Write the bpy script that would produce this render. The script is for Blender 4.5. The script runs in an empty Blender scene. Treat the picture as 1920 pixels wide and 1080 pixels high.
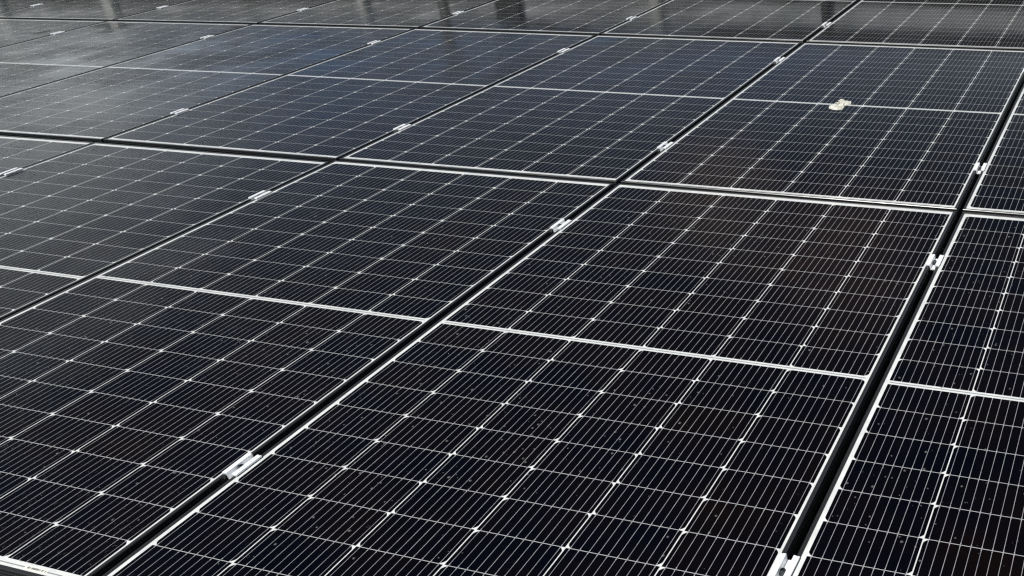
import bpy, bmesh, math, random
from mathutils import Matrix, Vector
random.seed(7)
sc = bpy.context.scene
COL = sc.collection
PI = math.pi

# ------------------------------------------------------------------ helpers
def link(o, parent=None):
    COL.objects.link(o)
    if parent is not None:
        o.parent = parent
    return o

def mesh_obj(name, verts, faces, mat, parent=None, smooth=False):
    me = bpy.data.meshes.new(name)
    me.from_pydata([tuple(v) for v in verts], [], faces)
    me.validate(); me.update()
    if mat: me.materials.append(mat)
    if smooth:
        for p in me.polygons: p.use_smooth = True
    o = bpy.data.objects.new(name, me)
    return link(o, parent)

def empty(name, loc=(0, 0, 0)):
    o = bpy.data.objects.new(name, None)
    o.empty_display_size = .05
    o.location = loc
    return link(o)

def tag(o, label=None, cat=None, group=None, kind=None):
    if label: o['label'] = label
    if cat: o['category'] = cat
    if group: o['group'] = group
    if kind: o['kind'] = kind
    return o

def box(vs, fs, x0, x1, y0, y1, z0, z1):
    n = len(vs)
    vs += [(x0,y0,z0),(x1,y0,z0),(x1,y1,z0),(x0,y1,z0),(x0,y0,z1),(x1,y0,z1),(x1,y1,z1),(x0,y1,z1)]
    fs += [(n,n+3,n+2,n+1),(n+4,n+5,n+6,n+7),(n,n+1,n+5,n+4),(n+1,n+2,n+6,n+5),(n+2,n+3,n+7,n+6),(n+3,n,n+4,n+7)]

class NT:
    """tiny helper to write node maths"""
    def __init__(s, mat):
        s.t = mat.node_tree
        s.t.nodes.clear()
    def n(s, typ, **kw):
        nd = s.t.nodes.new(typ)
        for k, v in kw.items(): setattr(nd, k, v)
        return nd
    def put(s, sock, v):
        if isinstance(v, (int, float, tuple, list)): sock.default_value = v
        else: s.t.links.new(v, sock)
    def m(s, op, a, b=None, c=None, clamp=False):
        nd = s.n('ShaderNodeMath', operation=op); nd.use_clamp = clamp
        s.put(nd.inputs[0], a)
        if b is not None: s.put(nd.inputs[1], b)
        if c is not None: s.put(nd.inputs[2], c)
        return nd.outputs[0]
    def mix(s, f, a, b):
        nd = s.n('ShaderNodeMix', data_type='RGBA')
        s.put(nd.inputs['Factor'], f); s.put(nd.inputs['A'], a); s.put(nd.inputs['B'], b) if False else None
        s.put(nd.inputs[0], f); s.put(nd.inputs[6], a); s.put(nd.inputs[7], b)
        return nd.outputs[2]
    def noise(s, vec, scale, detail=2, rough=.5):
        nd = s.n('ShaderNodeTexNoise')
        if vec is not None: s.put(nd.inputs['Vector'], vec)
        nd.inputs['Scale'].default_value = scale
        nd.inputs['Detail'].default_value = detail
        nd.inputs['Roughness'].default_value = rough
        return nd.outputs['Fac']

def simple(name, col, rough=.5, metal=0., ior=1.45, var=.15, vscale=40., bump=0., bscale=400., stretch=None):
    mat = bpy.data.materials.new(name); mat.use_nodes = True
    N = NT(mat)
    tc = N.n('ShaderNodeTexCoord').outputs['Object']
    if stretch:
        mp = N.n('ShaderNodeVectorMath', operation='MULTIPLY'); mp.inputs[1].default_value = stretch
        N.put(mp.inputs[0], tc); f = N.noise(mp.outputs[0], vscale, 4, .6)
        f = N.m('MULTIPLY', N.m('SUBTRACT', f, .3), 2.4, clamp=True)
    else: f = N.noise(tc, vscale, 4, .6)
    c0 = tuple(c*(1-var) for c in col)+(1,); c1 = tuple(min(1, c*(1+var)) for c in col)+(1,)
    p = N.n('ShaderNodeBsdfPrincipled')
    N.put(p.inputs['Base Color'], N.mix(f, c0, c1))
    N.put(p.inputs['Roughness'], N.m('MULTIPLY_ADD', f, .15, rough-.07))
    p.inputs['Metallic'].default_value = metal
    p.inputs['IOR'].default_value = ior
    if bump:
        b = N.n('ShaderNodeBump'); b.inputs['Distance'].default_value = bump
        N.put(b.inputs['Height'], N.noise(tc, bscale, 3)); N.put(p.inputs['Normal'], b.outputs[0])
    o = N.n('ShaderNodeOutputMaterial'); N.put(o.inputs[0], p.outputs[0])
    return mat

# ------------------------------------------------------------------ dimensions (metres)
A = .184            # pitch of the cells across a panel
B = .503*A          # pitch of the half cells along a panel
G2 = .0751*A/2      # half of the white centre strip
PU, PV = 6.2242*A, 10.5434*A   # spacing of the panels
HX0, HX1, HL = -.568, .5645, .957   # outer edges of a frame, seen from the middle of its cells
LIP = .008
LIPT = .0016

# ------------------------------------------------------------------ laminate material
def laminate():
    mat = bpy.data.materials.new('solar_laminate'); mat.use_nodes = True
    N = NT(mat); m = N.m
    tc = N.n('ShaderNodeTexCoord').outputs['Object']
    sep = N.n('ShaderNodeSeparateXYZ'); N.put(sep.inputs[0], tc)
    x, y = sep.outputs[0], sep.outputs[1]
    rnd = N.n('ShaderNodeObjectInfo').outputs['Random']
    cx = m('MULTIPLY_ADD', x, 1/A, 3.)
    ix = m('FLOOR', cx); fx = m('FRACT', cx)
    dx = m('MULTIPLY', m('MINIMUM', fx, m('SUBTRACT', 1., fx)), A)
    ay = m('ABSOLUTE', y)
    ry = m('DIVIDE', m('SUBTRACT', ay, G2), B)
    iy = m('FLOOR', ry); fy = m('FRACT', ry)
    dy = m('MULTIPLY', m('MINIMUM', fy, m('SUBTRACT', 1., fy)), B)
    inx = m('LESS_THAN', m('ABSOLUTE', x), 3*A-.0010)
    iny = m('MULTIPLY', m('GREATER_THAN', ry, .006), m('LESS_THAN', ry, 9.994))
    inside = m('MULTIPLY', inx, iny)
    colgap = m('GREATER_THAN', dx, .0011)
    rowgap = m('GREATER_THAN', dy, .0006)
    odd = m('MODULO', ix, 2.)
    # distance to the end of the half cell that has the cut corners
    e = m('MULTIPLY', m('ABSOLUTE', m('SUBTRACT', m('SUBTRACT', 1., odd), fy)), B)
    # rounded corner: circle of radius r set in from both edges
    r_ = .0105
    ax_ = m('MAXIMUM', m('SUBTRACT', r_+.001, dx), 0.); ae = m('MAXIMUM', m('SUBTRACT', r_+.0006, e), 0.)
    cham = m('LESS_THAN', m('ADD', m('POWER', ax_, 1.5), m('POWER', ae, 1.5)), r_**1.5)
    cell = m('MULTIPLY', m('MULTIPLY', inside, colgap), m('MULTIPLY', rowgap, cham))
    # round-wire busbars
    fb = m('FRACT', m('MULTIPLY', fx, 10.))
    bus = m('LESS_THAN', m('MULTIPLY', m('ABSOLUTE', m('SUBTRACT', fb, .5)), A/10), .00042)
    bus = m('MULTIPLY', m('MULTIPLY', bus, inside), m('GREATER_THAN', dx, .004))
    # solder pads: short thickening of a wire next to the cell edge
    pad = m('LESS_THAN', m('MULTIPLY', m('ABSOLUTE', m('SUBTRACT', fb, .5)), A/10), .0009)
    pad = m('MULTIPLY', m('MULTIPLY', pad, inside), m('MULTIPLY', m('LESS_THAN', dy, .0052), m('GREATER_THAN', dy, .0022)))
    # silver ribbon in the centre strip and in the end margins
    rib = m('MULTIPLY', m('LESS_THAN', ay, .0017), m('LESS_THAN', m('ABSOLUTE', x), 3*A-.004))
    pr = m('FRACT', m('DIVIDE', m('ADD', x, 3*A), 2*A))
    rib2 = m('MULTIPLY', m('LESS_THAN', m('ABSOLUTE', m('SUBTRACT', ay, .9415)), .0012), m('MULTIPLY', m('GREATER_THAN', pr, .1), m('LESS_THAN', pr, .9)))
    rib2 = m('MULTIPLY', rib2, m('LESS_THAN', y, 0.))
    ribbon = m('MAXIMUM', rib, rib2)
    # cell colours: every cell slightly its own tint, interference clouds over them
    cmb = N.n('ShaderNodeCombineXYZ')
    N.put(cmb.inputs[0], m('ADD', ix, m('MULTIPLY', rnd, 97.))); N.put(cmb.inputs[1], m('MULTIPLY', iy, m('SIGN', y))); N.put(cmb.inputs[2], rnd)
    wn = N.n('ShaderNodeTexWhiteNoise', noise_dimensions='3D'); N.put(wn.inputs[0], cmb.outputs[0])
    off = N.n('ShaderNodeVectorMath', operation='ADD'); N.put(off.inputs[0], tc)
    oc = N.n('ShaderNodeCombineXYZ'); N.put(oc.inputs[0], m('MULTIPLY', rnd, 31.)); N.put(oc.inputs[1], m('MULTIPLY', rnd, 57.))
    N.put(off.inputs[1], oc.outputs[0]); vec = off.outputs[0]
    n1 = N.noise(vec, 5., 3, .6)
    t1 = m('ADD', m('MULTIPLY', m('SUBTRACT', n1, .35), 2.6), m('MULTIPLY_ADD', wn.outputs[0], .3, -.15), clamp=True)
    cellc = N.mix(t1, (.0006, .0010, .0034, 1), (.0036, .0020, .0018, 1))
    dust = N.noise(vec, 900., 2, .7)
    dirt = m('MULTIPLY', m('SUBTRACT', N.noise(vec, 9., 5, .7), .45, clamp=True), .006)
    cellc = N.mix(m('ADD', dirt, m('MULTIPLY', m('GREATER_THAN', dust, .72), .02)), cellc, (.30, .30, .29, 1))
    # white backing, gently dirty
    wfac = N.noise(vec, 14., 4, .7)
    white = N.mix(m('MULTIPLY', m('SUBTRACT', wfac, .3), 2.5, clamp=True), (.60, .63, .63, 1), (.82, .84, .83, 1))
    rowwhite = N.mix(m('MULTIPLY', m('SUBTRACT', 1., rowgap), m('MULTIPLY', m('GREATER_THAN', dx, .0025), m('MULTIPLY', inside, cham))), white, (.33, .34, .37, 1))
    c = N.mix(cell, rowwhite, cellc)
    bv = N.noise(vec, 18., 3, .7)
    c = N.mix(bus, c, N.mix(m('MULTIPLY', m('SUBTRACT', bv, .3), 2.5, clamp=True), (.24, .25, .29, 1), (.50, .50, .53, 1)))
    c = N.mix(m('MULTIPLY', pad, .75), c, (.42, .42, .44, 1))
    c = N.mix(ribbon, c, (.27, .29, .30, 1))
    # dried drop marks: pale dots and rings
    vo = N.n('ShaderNodeTexVoronoi'); N.put(vo.inputs['Vector'], vec); vo.inputs['Scale'].default_value = 26.
    wn2 = N.n('ShaderNodeSeparateColor'); N.put(wn2.inputs[0], vo.outputs['Color'])
    pick = m('GREATER_THAN', wn2.outputs[0], .80)
    rad = m('MULTIPLY_ADD', wn2.outputs[1], .05, .03)
    ring = m('MULTIPLY', pick, m('LESS_THAN', m('ABSOLUTE', m('SUBTRACT', vo.outputs['Distance'], rad)), .008))
    c = N.mix(m('MULTIPLY', ring, .07), c, (.5, .5, .5, 1))
    # light enters and leaves through the pane: less of it at a grazing view
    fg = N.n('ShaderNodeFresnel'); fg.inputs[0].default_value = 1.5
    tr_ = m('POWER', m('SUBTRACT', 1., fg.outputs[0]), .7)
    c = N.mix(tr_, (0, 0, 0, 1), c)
    p = N.n('ShaderNodeBsdfPrincipled')
    N.put(p.inputs['Base Color'], c)
    p.inputs['IOR'].default_value = IOR
    N.put(p.inputs['Roughness'], m('MULTIPLY_ADD', N.noise(vec, 60., 3, .6), .05, .02))
    # rain film and small beads disturb the mirror image
    v2 = N.n('ShaderNodeTexVoronoi'); N.put(v2.inputs['Vector'], vec); v2.inputs['Scale'].default_value = 130.
    sc2 = N.n('ShaderNodeSeparateColor'); N.put(sc2.inputs[0], v2.outputs['Color'])
    r2 = m('MULTIPLY_ADD', sc2.outputs[1], .35, .12)
    bead = m('SQRT', m('MAXIMUM', m('SUBTRACT', 1., m('POWER', m('DIVIDE', v2.outputs['Distance'], r2), 2.)), 0.))
    patch = m('MULTIPLY', m('SUBTRACT', N.noise(vec, 2.3, 3, .6), .36, clamp=True), 3., clamp=True)
    bead = m('MULTIPLY', m('MULTIPLY', bead, m('GREATER_THAN', sc2.outputs[0], .70)), m('MULTIPLY', r2, patch))
    gp = N.n('ShaderNodeSeparateXYZ'); N.put(gp.inputs[0], N.n('ShaderNodeNewGeometry').outputs['Position'])
    wet = m('MULTIPLY', m('SUBTRACT', m('MULTIPLY_ADD', N.noise(vec, 3., 2, .5), .3, m('MULTIPLY', gp.outputs[0], -1.)), .55, clamp=True), 1.0, clamp=True)
    dry = m('SUBTRACT', 1., m('MULTIPLY', m('MULTIPLY', m('SUBTRACT', gp.outputs[1], 2.3), 1.6, clamp=True), .72))
    bead = m('MULTIPLY', m('MULTIPLY', bead, dry), m('MULTIPLY_ADD', wet, 1.3, .8))
    film = m('MULTIPLY', N.noise(vec, 210., 3, .65), m('MULTIPLY', dry, m('MULTIPLY_ADD', wet, 1.7, .8)))
    h = m('ADD', m('MULTIPLY', bead, .0016), m('MULTIPLY', m('MULTIPLY', film, m('MULTIPLY_ADD', patch, .9, .04)), .00028))
    wav = N.noise(vec, 6., 1, .5)
    h = m('ADD', h, m('MULTIPLY', wav, .0002))
    b = N.n('ShaderNodeBump'); b.inputs['Distance'].default_value = 1.; b.inputs['Strength'].default_value = 1.
    N.put(b.inputs['Height'], h); N.put(p.inputs['Normal'], b.outputs[0])
    o = N.n('ShaderNodeOutputMaterial'); N.put(o.inputs[0], p.outputs[0])
    return mat

IOR = 1.18
M_lam = laminate()
M_frame = simple('black_anodised_aluminium', (.021, .022, .023), .28, .0, 1.5, .2, 30)
M_clamp = simple('bare_aluminium', (.90, .92, .94), .40, .05, 1.5, .06, 120, .0001, 900)
M_bolt = simple('zinc_plated_steel', (.05, .055, .06), .4, .5, 1.5, .25, 300)
M_label = simple('paper_label', (.80, .80, .74), .6, 0, 1.45, .05, 200)
M_ink = simple('printed_ink', (.06, .06, .06), .6, 0, 1.45, .1, 200)
M_roof = simple('dark_bitumen_roof', (.018, .019, .018), .9, 0, 1.4, .3, 30, .002, 200)

# ------------------------------------------------------------------ solar panels
def frame_mesh(name, parent):
    prof = [(.0, -.035), (.0, -.0165), (-.0010, -.0160), (-.0010, -.0148), (.0, -.0143), (.0, -.0090), (-.0010, -.0085),
            (-.0010, -.0073), (.0, -.0068), (.0, .0002), (.0014, LIPT), (LIP-.0006, LIPT), (LIP, LIPT-.0005), (LIP, -.0040), (.002, -.0045), (.002, -.035)]
    vs, fs = [], []
    n = len(prof)
    for sx, sy in ((-1, -1), (1, -1), (1, 1), (-1, 1)):
        for d, z in prof:
            vs.append(((HX0+d) if sx < 0 else (HX1-d), sy*(HL-d), z))
    for k in range(4):
        a, b = k*n, ((k+1) % 4)*n
        for i in range(n):
            j = (i+1) % n
            fs.append((a+i, b+i, b+j, a+j))
    o = mesh_obj(name, vs, fs, M_frame, parent)
    bm = bmesh.new(); bm.from_mesh(o.data); bmesh.ops.recalc_face_normals(bm, faces=bm.faces); bm.to_mesh(o.data); bm.free()
    return o

def make_panel():
    root = empty('solar_panel')
    frame_mesh('frame', root)
    xa_, xb_, iy_ = HX0+LIP-.0005, HX1-LIP+.0005, HL-LIP+.0005
    # laminate is a 4 mm plate, split where the white centre strip divides the two cell fields
    def plate(name, y0, y1):
        vs, fs = [], []
        box(vs, fs, xa_, xb_, y0, y1, -.0038, 0.)
        return mesh_obj(name, vs, fs, M_lam, root)
    plate('cell_field', -iy_, -G2); plate('cell_field', G2, iy_); plate('center_strip', -G2, G2)
    return root

def copy_tree(o):
    c = o.copy(); COL.objects.link(c)
    for ch in o.children:
        d = ch.copy(); COL.objects.link(d); d.parent = c
    return c

ZB = {-2: 0., -3: -.05, -4: -.12, -5: -.20, -6: -.28, -7: -.36}
def zgap(i): return (0. if i > -2 else ZB[max(i, -7)])*A
OFF = {(-3,1):(-.01,-.01),(-2,0):(-.015,-.05),(-2,1):(-.02,-.01),(-1,0):(-.022,.04),(-1,1):(-.019,0),(-1,2):(-.022,.049),
       (0,0):(.009,.057),(0,1):(0,.007),(0,2):(.011,.04),(1,0):(.046,.035),(1,1):(.03,.01),
       (-2,2):(.0,.05),(-3,2):(.0,.05),(-4,2):(0,.04),(-5,2):(0,.04),(-6,2):(0,.04),(-3,0):(.02,-.05),(-4,1):(0,-.01),(-5,1):(0,-.01)}
# small pitch of each row (roof not perfectly flat), radians about X
TILT = {}
ROWN = ['front', 'middle', 'back']
ORD = ['first', 'second', 'third', 'fourth', 'fifth', 'sixth', 'seventh', 'eighth']
rows = {0: [1, 0, -1, -2, -3], 1: [1, 0, -1, -2, -3, -4, -5], 2: [0, -1, -2, -3, -4, -5, -6]}
extra = {
         (1,0): 'dotted with drops',
         (-1,0): 'white near edge showing',
         (0,1): 'under a cream dropping'}
proto = make_panel(); used = False
panels = {}
for j in (0, 1, 2):
    for n_, i in enumerate(rows[j]):
        o = copy_tree(proto) if used else proto
        used = True
        du, dv = OFF.get((i, j), (0, 0))
        z0, z1 = zgap(i), zgap(i+1)
        o.location = (i*PU+du*A, j*PV+dv*A, (z0+z1)/2)
        o.rotation_euler = (TILT.get((i, j), 0.), -math.atan2(z1-z0, PU), 0)
        lab = '%s solar panel from the right in the %s row' % (ORD[n_], ROWN[j])
        if (i, j) in extra: lab += ', ' + extra[(i, j)]
        tag(o, lab, 'solar panel', 'solar panels laid in three rows on the roof')
        panels[(i, j)] = o

# serial label under the front edge glass of the panel at the lower left
pn = panels[(-1, 0)]
vs, fs = [], []
box(vs, fs, .425, .478, -.9465, -.9365, .0001, .0004)
lb = mesh_obj('serial_label', vs, fs, M_label, pn)
vs, fs = [], []
xx = .429
while xx < .474:
    w = random.choice([.0006, .001, .0016])
    if random.random() < .75: box(vs, fs, xx, xx+w, -.9435, -.9393, .0004, .0006)
    xx += w+random.choice([.0008, .0014])
mesh_obj('printed_code', vs, fs, M_ink, lb)

# ------------------------------------------------------------------ clamps
def make_clamp():
    root = empty('mid_clamp')
    # one bent section, extruded along the gap: flange, step down, floor, step up, flange
    t = .0028
    F = LIPT+.0040
    top = [(-.0178, LIPT+.0004), (-.0178, F), (-.0142, F), (-.0138, F-.0012), (-.0130, F-.0012), (-.0126, F), (-.0082, F+.0006), (-.0068, F), (-.0056, -.0075),
           (.0056, -.0075), (.0068, F), (.0082, F+.0006), (.0126, F), (.0130, F-.0012), (.0138, F-.0012), (.0142, F), (.0178, F), (.0178, LIPT+.0004)]
    bot = [(.0086, LIPT), (.0064, -.0103), (-.0064, -.0103), (-.0086, LIPT)]
    prof = top+bot
    L = .0325
    ys = [-L, -L+.001, L-.001, L]
    vs, fs = [], []
    n = len(prof)
    for k, yv in enumerate(ys):
        s = .0004 if k in (0, 3) else 0
        for (px, pz) in prof:
            vs.append((px*(1-s*20), yv, pz-(s if pz > 0 else -s*0)))
    for k in range(3):
        for i in range(n):
            j = (i+1) % n
            fs.append((k*n+i, k*n+j, (k+1)*n+j, (k+1)*n+i))
    # end caps as strips
    def cap(b, flip):
        q = [(0,1,2,3,21),(3,4,5,6,21),(6,7,21),(7,8,20,21),(8,9,19,20),(9,10,18,19),(10,11,18),(11,12,13,14,18),(14,15,16,17,18)]
        for f in q:
            f = tuple(b+a for a in f)
            fs.append(f if flip else f[::-1])
    cap(0, True); cap(3*n, False)
    o = mesh_obj('bracket', vs, fs, M_clamp, root)
    bm = bmesh.new(); bm.from_mesh(o.data); bmesh.ops.recalc_face_normals(bm, faces=bm.faces); bm.to_mesh(o.data); bm.free()
    # socket head bolt with hexagon recess, sitting slightly towards the near end
    vs, fs = [], []
    S = 24; y0 = -.004; r = .0056
    def ring(rad, z, hexa=False):
        b = len(vs)
        for k in range(S):
            a = 2*PI*k/S
            rr = rad
            if hexa:
                aa = (a % (PI/3))-PI/6; rr = rad*math.cos(PI/6)/math.cos(aa)
            vs.append((rr*math.cos(a), y0+rr*math.sin(a), z))
        return b
    R = [ring(r-.0003, -.0075), ring(r-.0003, .0036), ring(r-.0009, .0042), ring(.0031, .0042, True), ring(.0031, .0002, True)]
    for a, b in zip(R, R[1:]):
        for k in range(S):
            fs.append((a+k, a+(k+1) % S, b+(k+1) % S, b+k))
    fs.append(tuple(R[-1]+k for k in range(S)))
    # shank going down to the rail
    a = ring(.0038, -.0103); b = ring(.0038, -.034)
    for k in range(S): fs.append((a+(k+1) % S, a+k, b+k, b+(k+1) % S))
    mesh_obj('bolt', vs, fs, M_bolt, root, False)
    return root

def edge_x(i, j, side):
    du = OFF.get((i, j), (0, 0))[0]*A
    return i*PU+du+(HX0 if side < 0 else HX1)
cproto = make_clamp(); cused = False
clist = []
for j in (0, 1, 2):
    for g in range(1, -6, -1):
        if (g, j) in panels and (g-1, j) in panels:
            for s, v in ((-1, {0: -3.25, 1: -3.235, 2: -3.17}[j]), (1, {0: 3.35, 1: 3.42, 2: 3.4}[j])):
                clist.append((g, j, s, v))
vis = {(1,0,-1),(1,0,1),(0,0,-1),(0,0,1),(-1,0,1),(-2,0,1),(1,1,-1),(1,1,1),(0,1,-1),(0,1,1),(-1,1,-1),(-1,1,1),(-2,1,-1),(-2,1,1),
       (-3,1,1),(-4,1,1),(0,2,-1),(-1,2,-1),(-2,2,-1),(-3,2,-1),(-4,2,-1),(-5,2,-1)}
if (0, 2) in panels: clist.append((0, 2, -1, -3.17)) if not any(c[:3] == (0, 2, -1) for c in clist) else None
for (g, j, s, v) in clist:
    if (g, j, s) not in vis: continue
    o = copy_tree(cproto) if cused else cproto
    cused = True
    xc = (edge_x(g, j, -1)+edge_x(g-1, j, 1))/2
    o.location = (xc+random.uniform(-.0008, .0008), j*PV+v*A+random.uniform(-.003, .003), zgap(g))
    o.rotation_euler = (0, 0, random.uniform(-.015, .015))
    tag(o, 'silver clamp on the %s gap from the right, %s end of the %s row' % (ORD[1-g], 'near' if s < 0 else 'far', ROWN[j]),
        'clamp', 'silver clamps holding neighbouring panels')

# ------------------------------------------------------------------ cream dropping on the centre strip
def dropping():
    mat = bpy.data.materials.new('cream_dropping'); mat.use_nodes = True
    N = NT(mat); tc = N.n('ShaderNodeTexCoord').outputs['Object']
    f = N.noise(tc, 55., 5, .7)
    p = N.n('ShaderNodeBsdfPrincipled')
    f2 = N.m('MULTIPLY', N.m('SUBTRACT', f, .35, clamp=True), 3.2, clamp=True)
    N.put(p.inputs['Base Color'], N.mix(f2, (.46, .45, .38, 1), (.84, .83, .75, 1)))
    p.inputs['Roughness'].default_value = .75
    b = N.n('ShaderNodeBump'); b.inputs['Distance'].default_value = .003
    N.put(b.inputs['Height'], N.noise(tc, 160., 4, .7)); N.put(p.inputs['Normal'], b.outputs[0])
    o = N.n('ShaderNodeOutputMaterial'); N.put(o.inputs[0], p.outputs[0])
    # outline on the glass (metres, panel coordinates), traced as an uneven lump
    out = [(-.128,-.040),(-.120,-.058),(-.100,-.068),(-.080,-.068),(-.067,-.060),(-.066,-.040),(-.070,-.020),(-.060,-.006),
           (-.052,.015),(-.056,.038),(-.062,.050),(-.078,.044),(-.084,.050),(-.096,.062),(-.108,.064),(-.113,.045),(-.104,.030),(-.106,.010),(-.116,.0),(-.112,-.016),(-.124,-.026)]
    cx0 = sum(a for a, _ in out)/len(out); cy0 = sum(b for _, b in out)/len(out)
    vs, fs = [], []
    rng = random.Random(3)
    fr = [(1., -.0003, 0), (.97, .0016, .0008), (.84, .0045, .004), (.66, .0052, .0048), (.46, .0062, .005), (.28, .006, .005), (.12, .006, .004)]
    out = [((a+.09)*1.0-.09, b*1.0) for a, b in out]; cx0 = sum(a for a, _ in out)/len(out); cy0 = sum(b for _, b in out)/len(out)
    n = len(out)
    for s, z, jz in fr:
        for (a, b) in out:
            vs.append((cx0+(a-cx0)*s+rng.uniform(-.003, .003)*(s < .99), cy0+(b-cy0)*s+rng.uniform(-.004, .004)*(s < .99), z+rng.uniform(-jz, jz)))
    vs.append((cx0, cy0, .010))
    for k in range(len(fr)-1):
        for i in range(n):
            j = (i+1) % n
            fs.append((k*n+i, k*n+j, (k+1)*n+j, (k+1)*n+i))
    for i in range(n): fs.append(((len(fr)-1)*n+i, (len(fr)-1)*n+(i+1) % n, len(vs)-1))
    o = mesh_obj('bird_dropping', vs, fs, mat, None, False)
    o.location = panels[(0, 1)].location + Vector((0, 0, .0004))
    tag(o, 'cream coloured dried dropping smeared over the white centre strip of a panel', 'bird dropping')
dropping()

# ------------------------------------------------------------------ rain beads standing on the near glass
def beads():
    mat = bpy.data.materials.new('rain_water'); mat.use_nodes = True
    N = NT(mat)
    fr = N.n('ShaderNodeFresnel'); fr.inputs[0].default_value = 1.33
    tr = N.n('ShaderNodeBsdfTransparent'); gl = N.n('ShaderNodeBsdfGlossy'); gl.inputs['Roughness'].default_value = .12
    df = N.n('ShaderNodeBsdfDiffuse'); df.inputs[0].default_value = (.8, .8, .8, 1)
    mx0 = N.n('ShaderNodeMixShader'); mx0.inputs[0].default_value = .11
    N.put(mx0.inputs[1], tr.outputs[0]); N.put(mx0.inputs[2], df.outputs[0])
    mx = N.n('ShaderNodeMixShader'); N.put(mx.inputs[0], fr.outputs[0]); N.put(mx.inputs[1], mx0.outputs[0]); N.put(mx.inputs[2], gl.outputs[0])
    o = N.n('ShaderNodeOutputMaterial'); N.put(o.inputs[0], mx.outputs[0])
    rng = random.Random(11)
    vs, fs = [], []
    def bead(p, r, h):
        b = len(vs); S = 10
        for rr, zz in ((1., 0.), (.85, .55), (.5, .88)):
            for k in range(S):
                a = 2*PI*k/S
                vs.append((p[0]+r*rr*math.cos(a), p[1]+r*rr*math.sin(a)*1.1, p[2]+h*zz))
        vs.append((p[0], p[1], p[2]+h))
        for q in range(2):
            for k in range(S):
                fs.append((b+q*S+k, b+q*S+(k+1) % S, b+(q+1)*S+(k+1) % S, b+(q+1)*S+k))
        for k in range(S): fs.append((b+2*S+k, b+2*S+(k+1) % S, b+3*S))
    for (i, j), dens in {(1,0): 900, (0,0): 650, (-1,0): 420, (1,1): 80, (0,1): 160, (-1,1): 90, (-2,0): 60}.items():
        pn = panels[(i, j)]
        cl = [(rng.uniform(-.54, .54), rng.uniform(-.92, .92)) for _ in range(10)]
        for _ in range(dens):
            if rng.random() < .55:
                c = rng.choice(cl); px, py = rng.gauss(c[0], .11), rng.gauss(c[1], .11)
            else: px, py = rng.uniform(-.55, .55), rng.uniform(-.94, .94)
            if abs(px) > .55 or abs(py) > .94: continue
            r = .0007+.0024*rng.random()**2.4
            bead((pn.location.x+px, pn.location.y+py, pn.location.z+.0001), r, r*rng.uniform(.35, .6))
    o = mesh_obj('rain_drops', vs, fs, mat, None, True)
    tag(o, 'small clear rain beads scattered over the near dark glass', 'rain drops', None, 'stuff')
beads()

# ------------------------------------------------------------------ roof and what the panels mirror
vs, fs = [], []
box(vs, fs, -11, 8, -5, 6.3, -.6, -.16)
tag(mesh_obj('roof', vs, fs, M_roof), 'dark roof deck in the gaps under the panels', None, None, 'structure')
vs, fs = [], []
M_ground = simple('asphalt_yard', (.06, .06, .058), .9, 0, 1.4, .2, .5)
vs += [(-900, -900, -4.0), (900, -900, -4.0), (900, 900, -4.0), (-900, 900, -4.0)]; fs += [(0, 1, 2, 3)]
tag(mesh_obj('ground', vs, fs, M_ground), None, None, None, 'structure')

M_wall = simple('pale_sheet_wall', (.86, .92, .88), .7, 0, 1.4, .3, 1., stretch=(1.6, 0., .35))
M_dark = simple('dark_green_wall', (.028, .028, .02), .8, 0, 1.4, .5, .35)
M_eave = simple('brown_eave', (.10, .095, .085), .7, 0, 1.4, .3, .6)
M_plight = simple('pale_post', (.86, .87, .80), .6, 0, 1.4, .1, 1)
M_pdark = simple('dark_post', (.09, .10, .09), .6, 0, 1.4, .1, 1)
YB = 12.2
b = empty('hall_building', (-8., YB, -4.0))
def bpart(name, mat, *bx):
    vs, fs = [], []
    for q in bx:
        box(vs, fs, q[0]+8, q[1]+8, q[2]-YB, q[3]-YB, q[4]+4, q[5]+4)
    return mesh_obj(name, vs, fs, mat, b)
bpart('lower_wall', M_dark, (-34, 6, YB, YB+8, -4.0, 1.80))
bpart('upper_wall', M_wall, (-34, 6, YB-.02, YB+7.8, 1.80, 2.20))
bpart('roof', M_eave, (-34.5, 6.5, YB-.06, YB+8.3, 2.20, 2.36))
for x_, w, mt in ((-20.2, .22, M_plight), (-17.3, .2, M_plight), (-11.6, .12, M_plight), (-6.15, .14, M_plight), (-8.75, .42, M_pdark), (-3.45, .1, M_pdark)):
    bpart('post', mt, (x_-w/2, x_+w/2, YB-.14, YB-.023, -3.9, 2.197))
tag(b, 'long hall with pale upper wall, mirrored in the back row of panels', 'building')
# tall pole mirrored as a faint dark streak
vs, fs = [], []
S = 16
for z, r in ((-4., .10), (2.95, .075)):
    for k in range(S): vs.append((r*math.cos(2*PI*k/S), r*math.sin(2*PI*k/S), z+4))
for k in range(S): fs.append((k, (k+1) % S, S+(k+1) % S, S+k))
fs.append(tuple(S+k for k in range(S)))
pl = mesh_obj('lamp_pole', vs, fs, M_pdark, None, True); pl.location = (-9.35, 11.3, -4)
tag(pl, 'tall dark pole, mirrored as a faint streak across the third middle-row panel', 'pole')

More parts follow.
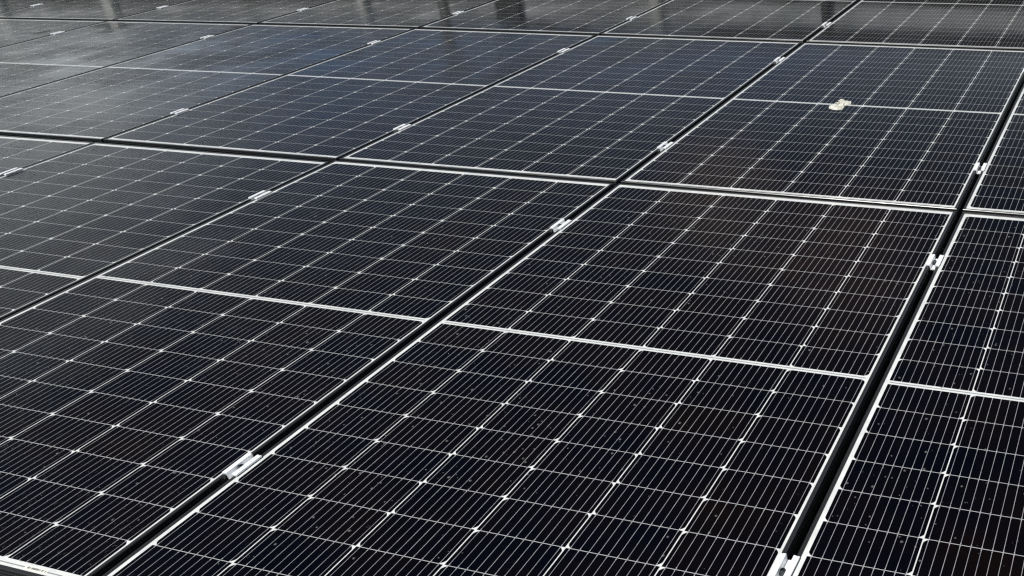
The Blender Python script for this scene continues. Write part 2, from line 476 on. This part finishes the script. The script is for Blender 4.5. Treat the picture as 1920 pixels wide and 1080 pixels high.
# ------------------------------------------------------------------ sky and sun
SUN_AZ, SUN_EL = math.radians(212), math.radians(64)
w = bpy.data.worlds.new('World'); sc.world = w; w.use_nodes = True
nt = w.node_tree; nt.nodes.clear()
class WN(NT):
    def __init__(s, t): s.t = t
N = WN(nt)
sky = N.n('ShaderNodeTexSky', sky_type='NISHITA'); sky.sun_disc = False
sky.sun_elevation = SUN_EL; sky.sun_rotation = SUN_AZ; sky.dust_density = 2.; sky.altitude = 50
hs = N.n('ShaderNodeHueSaturation'); hs.inputs['Saturation'].default_value = .7; hs.inputs['Value'].default_value = .5
N.put(hs.inputs['Color'], sky.outputs[0])
tcg = N.n('ShaderNodeTexCoord').outputs['Generated']
cn = N.noise(tcg, 3.2, 4, .55)
cf = N.m('MULTIPLY', N.m('SUBTRACT', cn, .42, clamp=True), 4., clamp=True)
sp = N.n('ShaderNodeSeparateXYZ'); N.put(sp.inputs[0], tcg)
bank = N.m('MULTIPLY', N.m('SUBTRACT', N.m('MULTIPLY_ADD', cf, .06, N.m('MULTIPLY', sp.outputs[0], -1.)), .70, clamp=True), 8., clamp=True)
zz = N.m('MULTIPLY_ADD', N.noise(tcg, 5., 3, .6), .10, N.m('SUBTRACT', sp.outputs[2], N.m('MULTIPLY_ADD', bank, .045, .05)))
hz = N.m('POWER', N.m('DIVIDE', N.m('SUBTRACT', .40, zz, clamp=True), .26, clamp=True), 1.6)
aloft = N.mix(N.m('MULTIPLY', cf, .75), hs.outputs[0], (1.3, 1.65, 2.3, 1))
rightb = N.m('MULTIPLY', N.m('ADD', sp.outputs[0], .36, clamp=True), 3.5, clamp=True)
low = N.mix(bank, N.mix(cf, (3.7, 5.9, 9.6, 1), (5.4, 7.2, 10.2, 1)), (12.4, 13.3, 13.6, 1))
def patch_dir(col, d, c0, c1, c):
    dp = N.n('ShaderNodeVectorMath', operation='DOT_PRODUCT'); N.put(dp.inputs[0], tcg); dp.inputs[1].default_value = d
    mr = N.n('ShaderNodeMapRange', interpolation_type='SMOOTHERSTEP'); N.put(mr.inputs[0], N.m('MULTIPLY_ADD', N.noise(tcg, 14., 3, .6), .006, dp.outputs['Value']))
    mr.inputs[1].default_value = c0; mr.inputs[2].default_value = c1
    return N.mix(mr.outputs[0], col, c)
low = N.mix(rightb, low, (12., 13.6, 15.2, 1))
col = N.mix(hz, aloft, low)
# warm blobs added to the sky colour so the panels mirror brownish glows
col = patch_dir(col, (-.277, .854, .440), .9975, 1.005, (5.0, 3.6, 3.1, 1))
col = patch_dir(col, (-.391, .838, .380), .9985, 1.005, (4.6, 3.8, 3.4, 1))
bg = N.n('ShaderNodeBackground'); bg.inputs[1].default_value = .08
N.put(bg.inputs[0], col)
wo = N.n('ShaderNodeOutputWorld'); N.put(wo.inputs[0], bg.outputs[0])

sl = bpy.data.lights.new('sun', 'SUN'); sl.energy = 4.2; sl.angle = math.radians(3); sl.color = (1, .97, .92)
so = bpy.data.objects.new('sun', sl); link(so)
d = Vector((math.sin(SUN_AZ)*math.cos(SUN_EL), math.cos(SUN_AZ)*math.cos(SUN_EL), math.sin(SUN_EL)))
so.rotation_euler = d.to_track_quat('Z', 'Y').to_euler()

# ------------------------------------------------------------------ camera
R = Matrix(((0.95474472, 0.29492296, -0.03850923), (0.10289781, -0.44900327, -0.88758555), (-0.27906012, 0.84345511, -0.45903042)))
C = Vector((5.84431022, -9.67346642, 6.4671742))*A
cam = bpy.data.cameras.new('camera'); co = bpy.data.objects.new('camera', cam); link(co)
M = Matrix((R[0], -R[1], -R[2])).transposed().to_4x4(); M.translation = C
co.matrix_world = M
cam.sensor_fit = 'HORIZONTAL'; cam.sensor_width = 36
cam.lens = 1875.43/1920*36
cam.shift_x = (960-1561.842)/1920
cam.clip_start = .05; cam.clip_end = 3000
sc.camera = co

sc.view_settings.view_transform = 'Standard'; sc.view_settings.look = 'None'
sc.view_settings.exposure = 0.; sc.view_settings.gamma = 1.
sc.cycles.use_denoising = False
sc.cycles.filter_width = 1.3
sc.cycles.max_bounces = 6
sc.cycles.sample_clamp_direct = 6.; sc.cycles.sample_clamp_indirect = 3.
sc.render.film_transparent = False
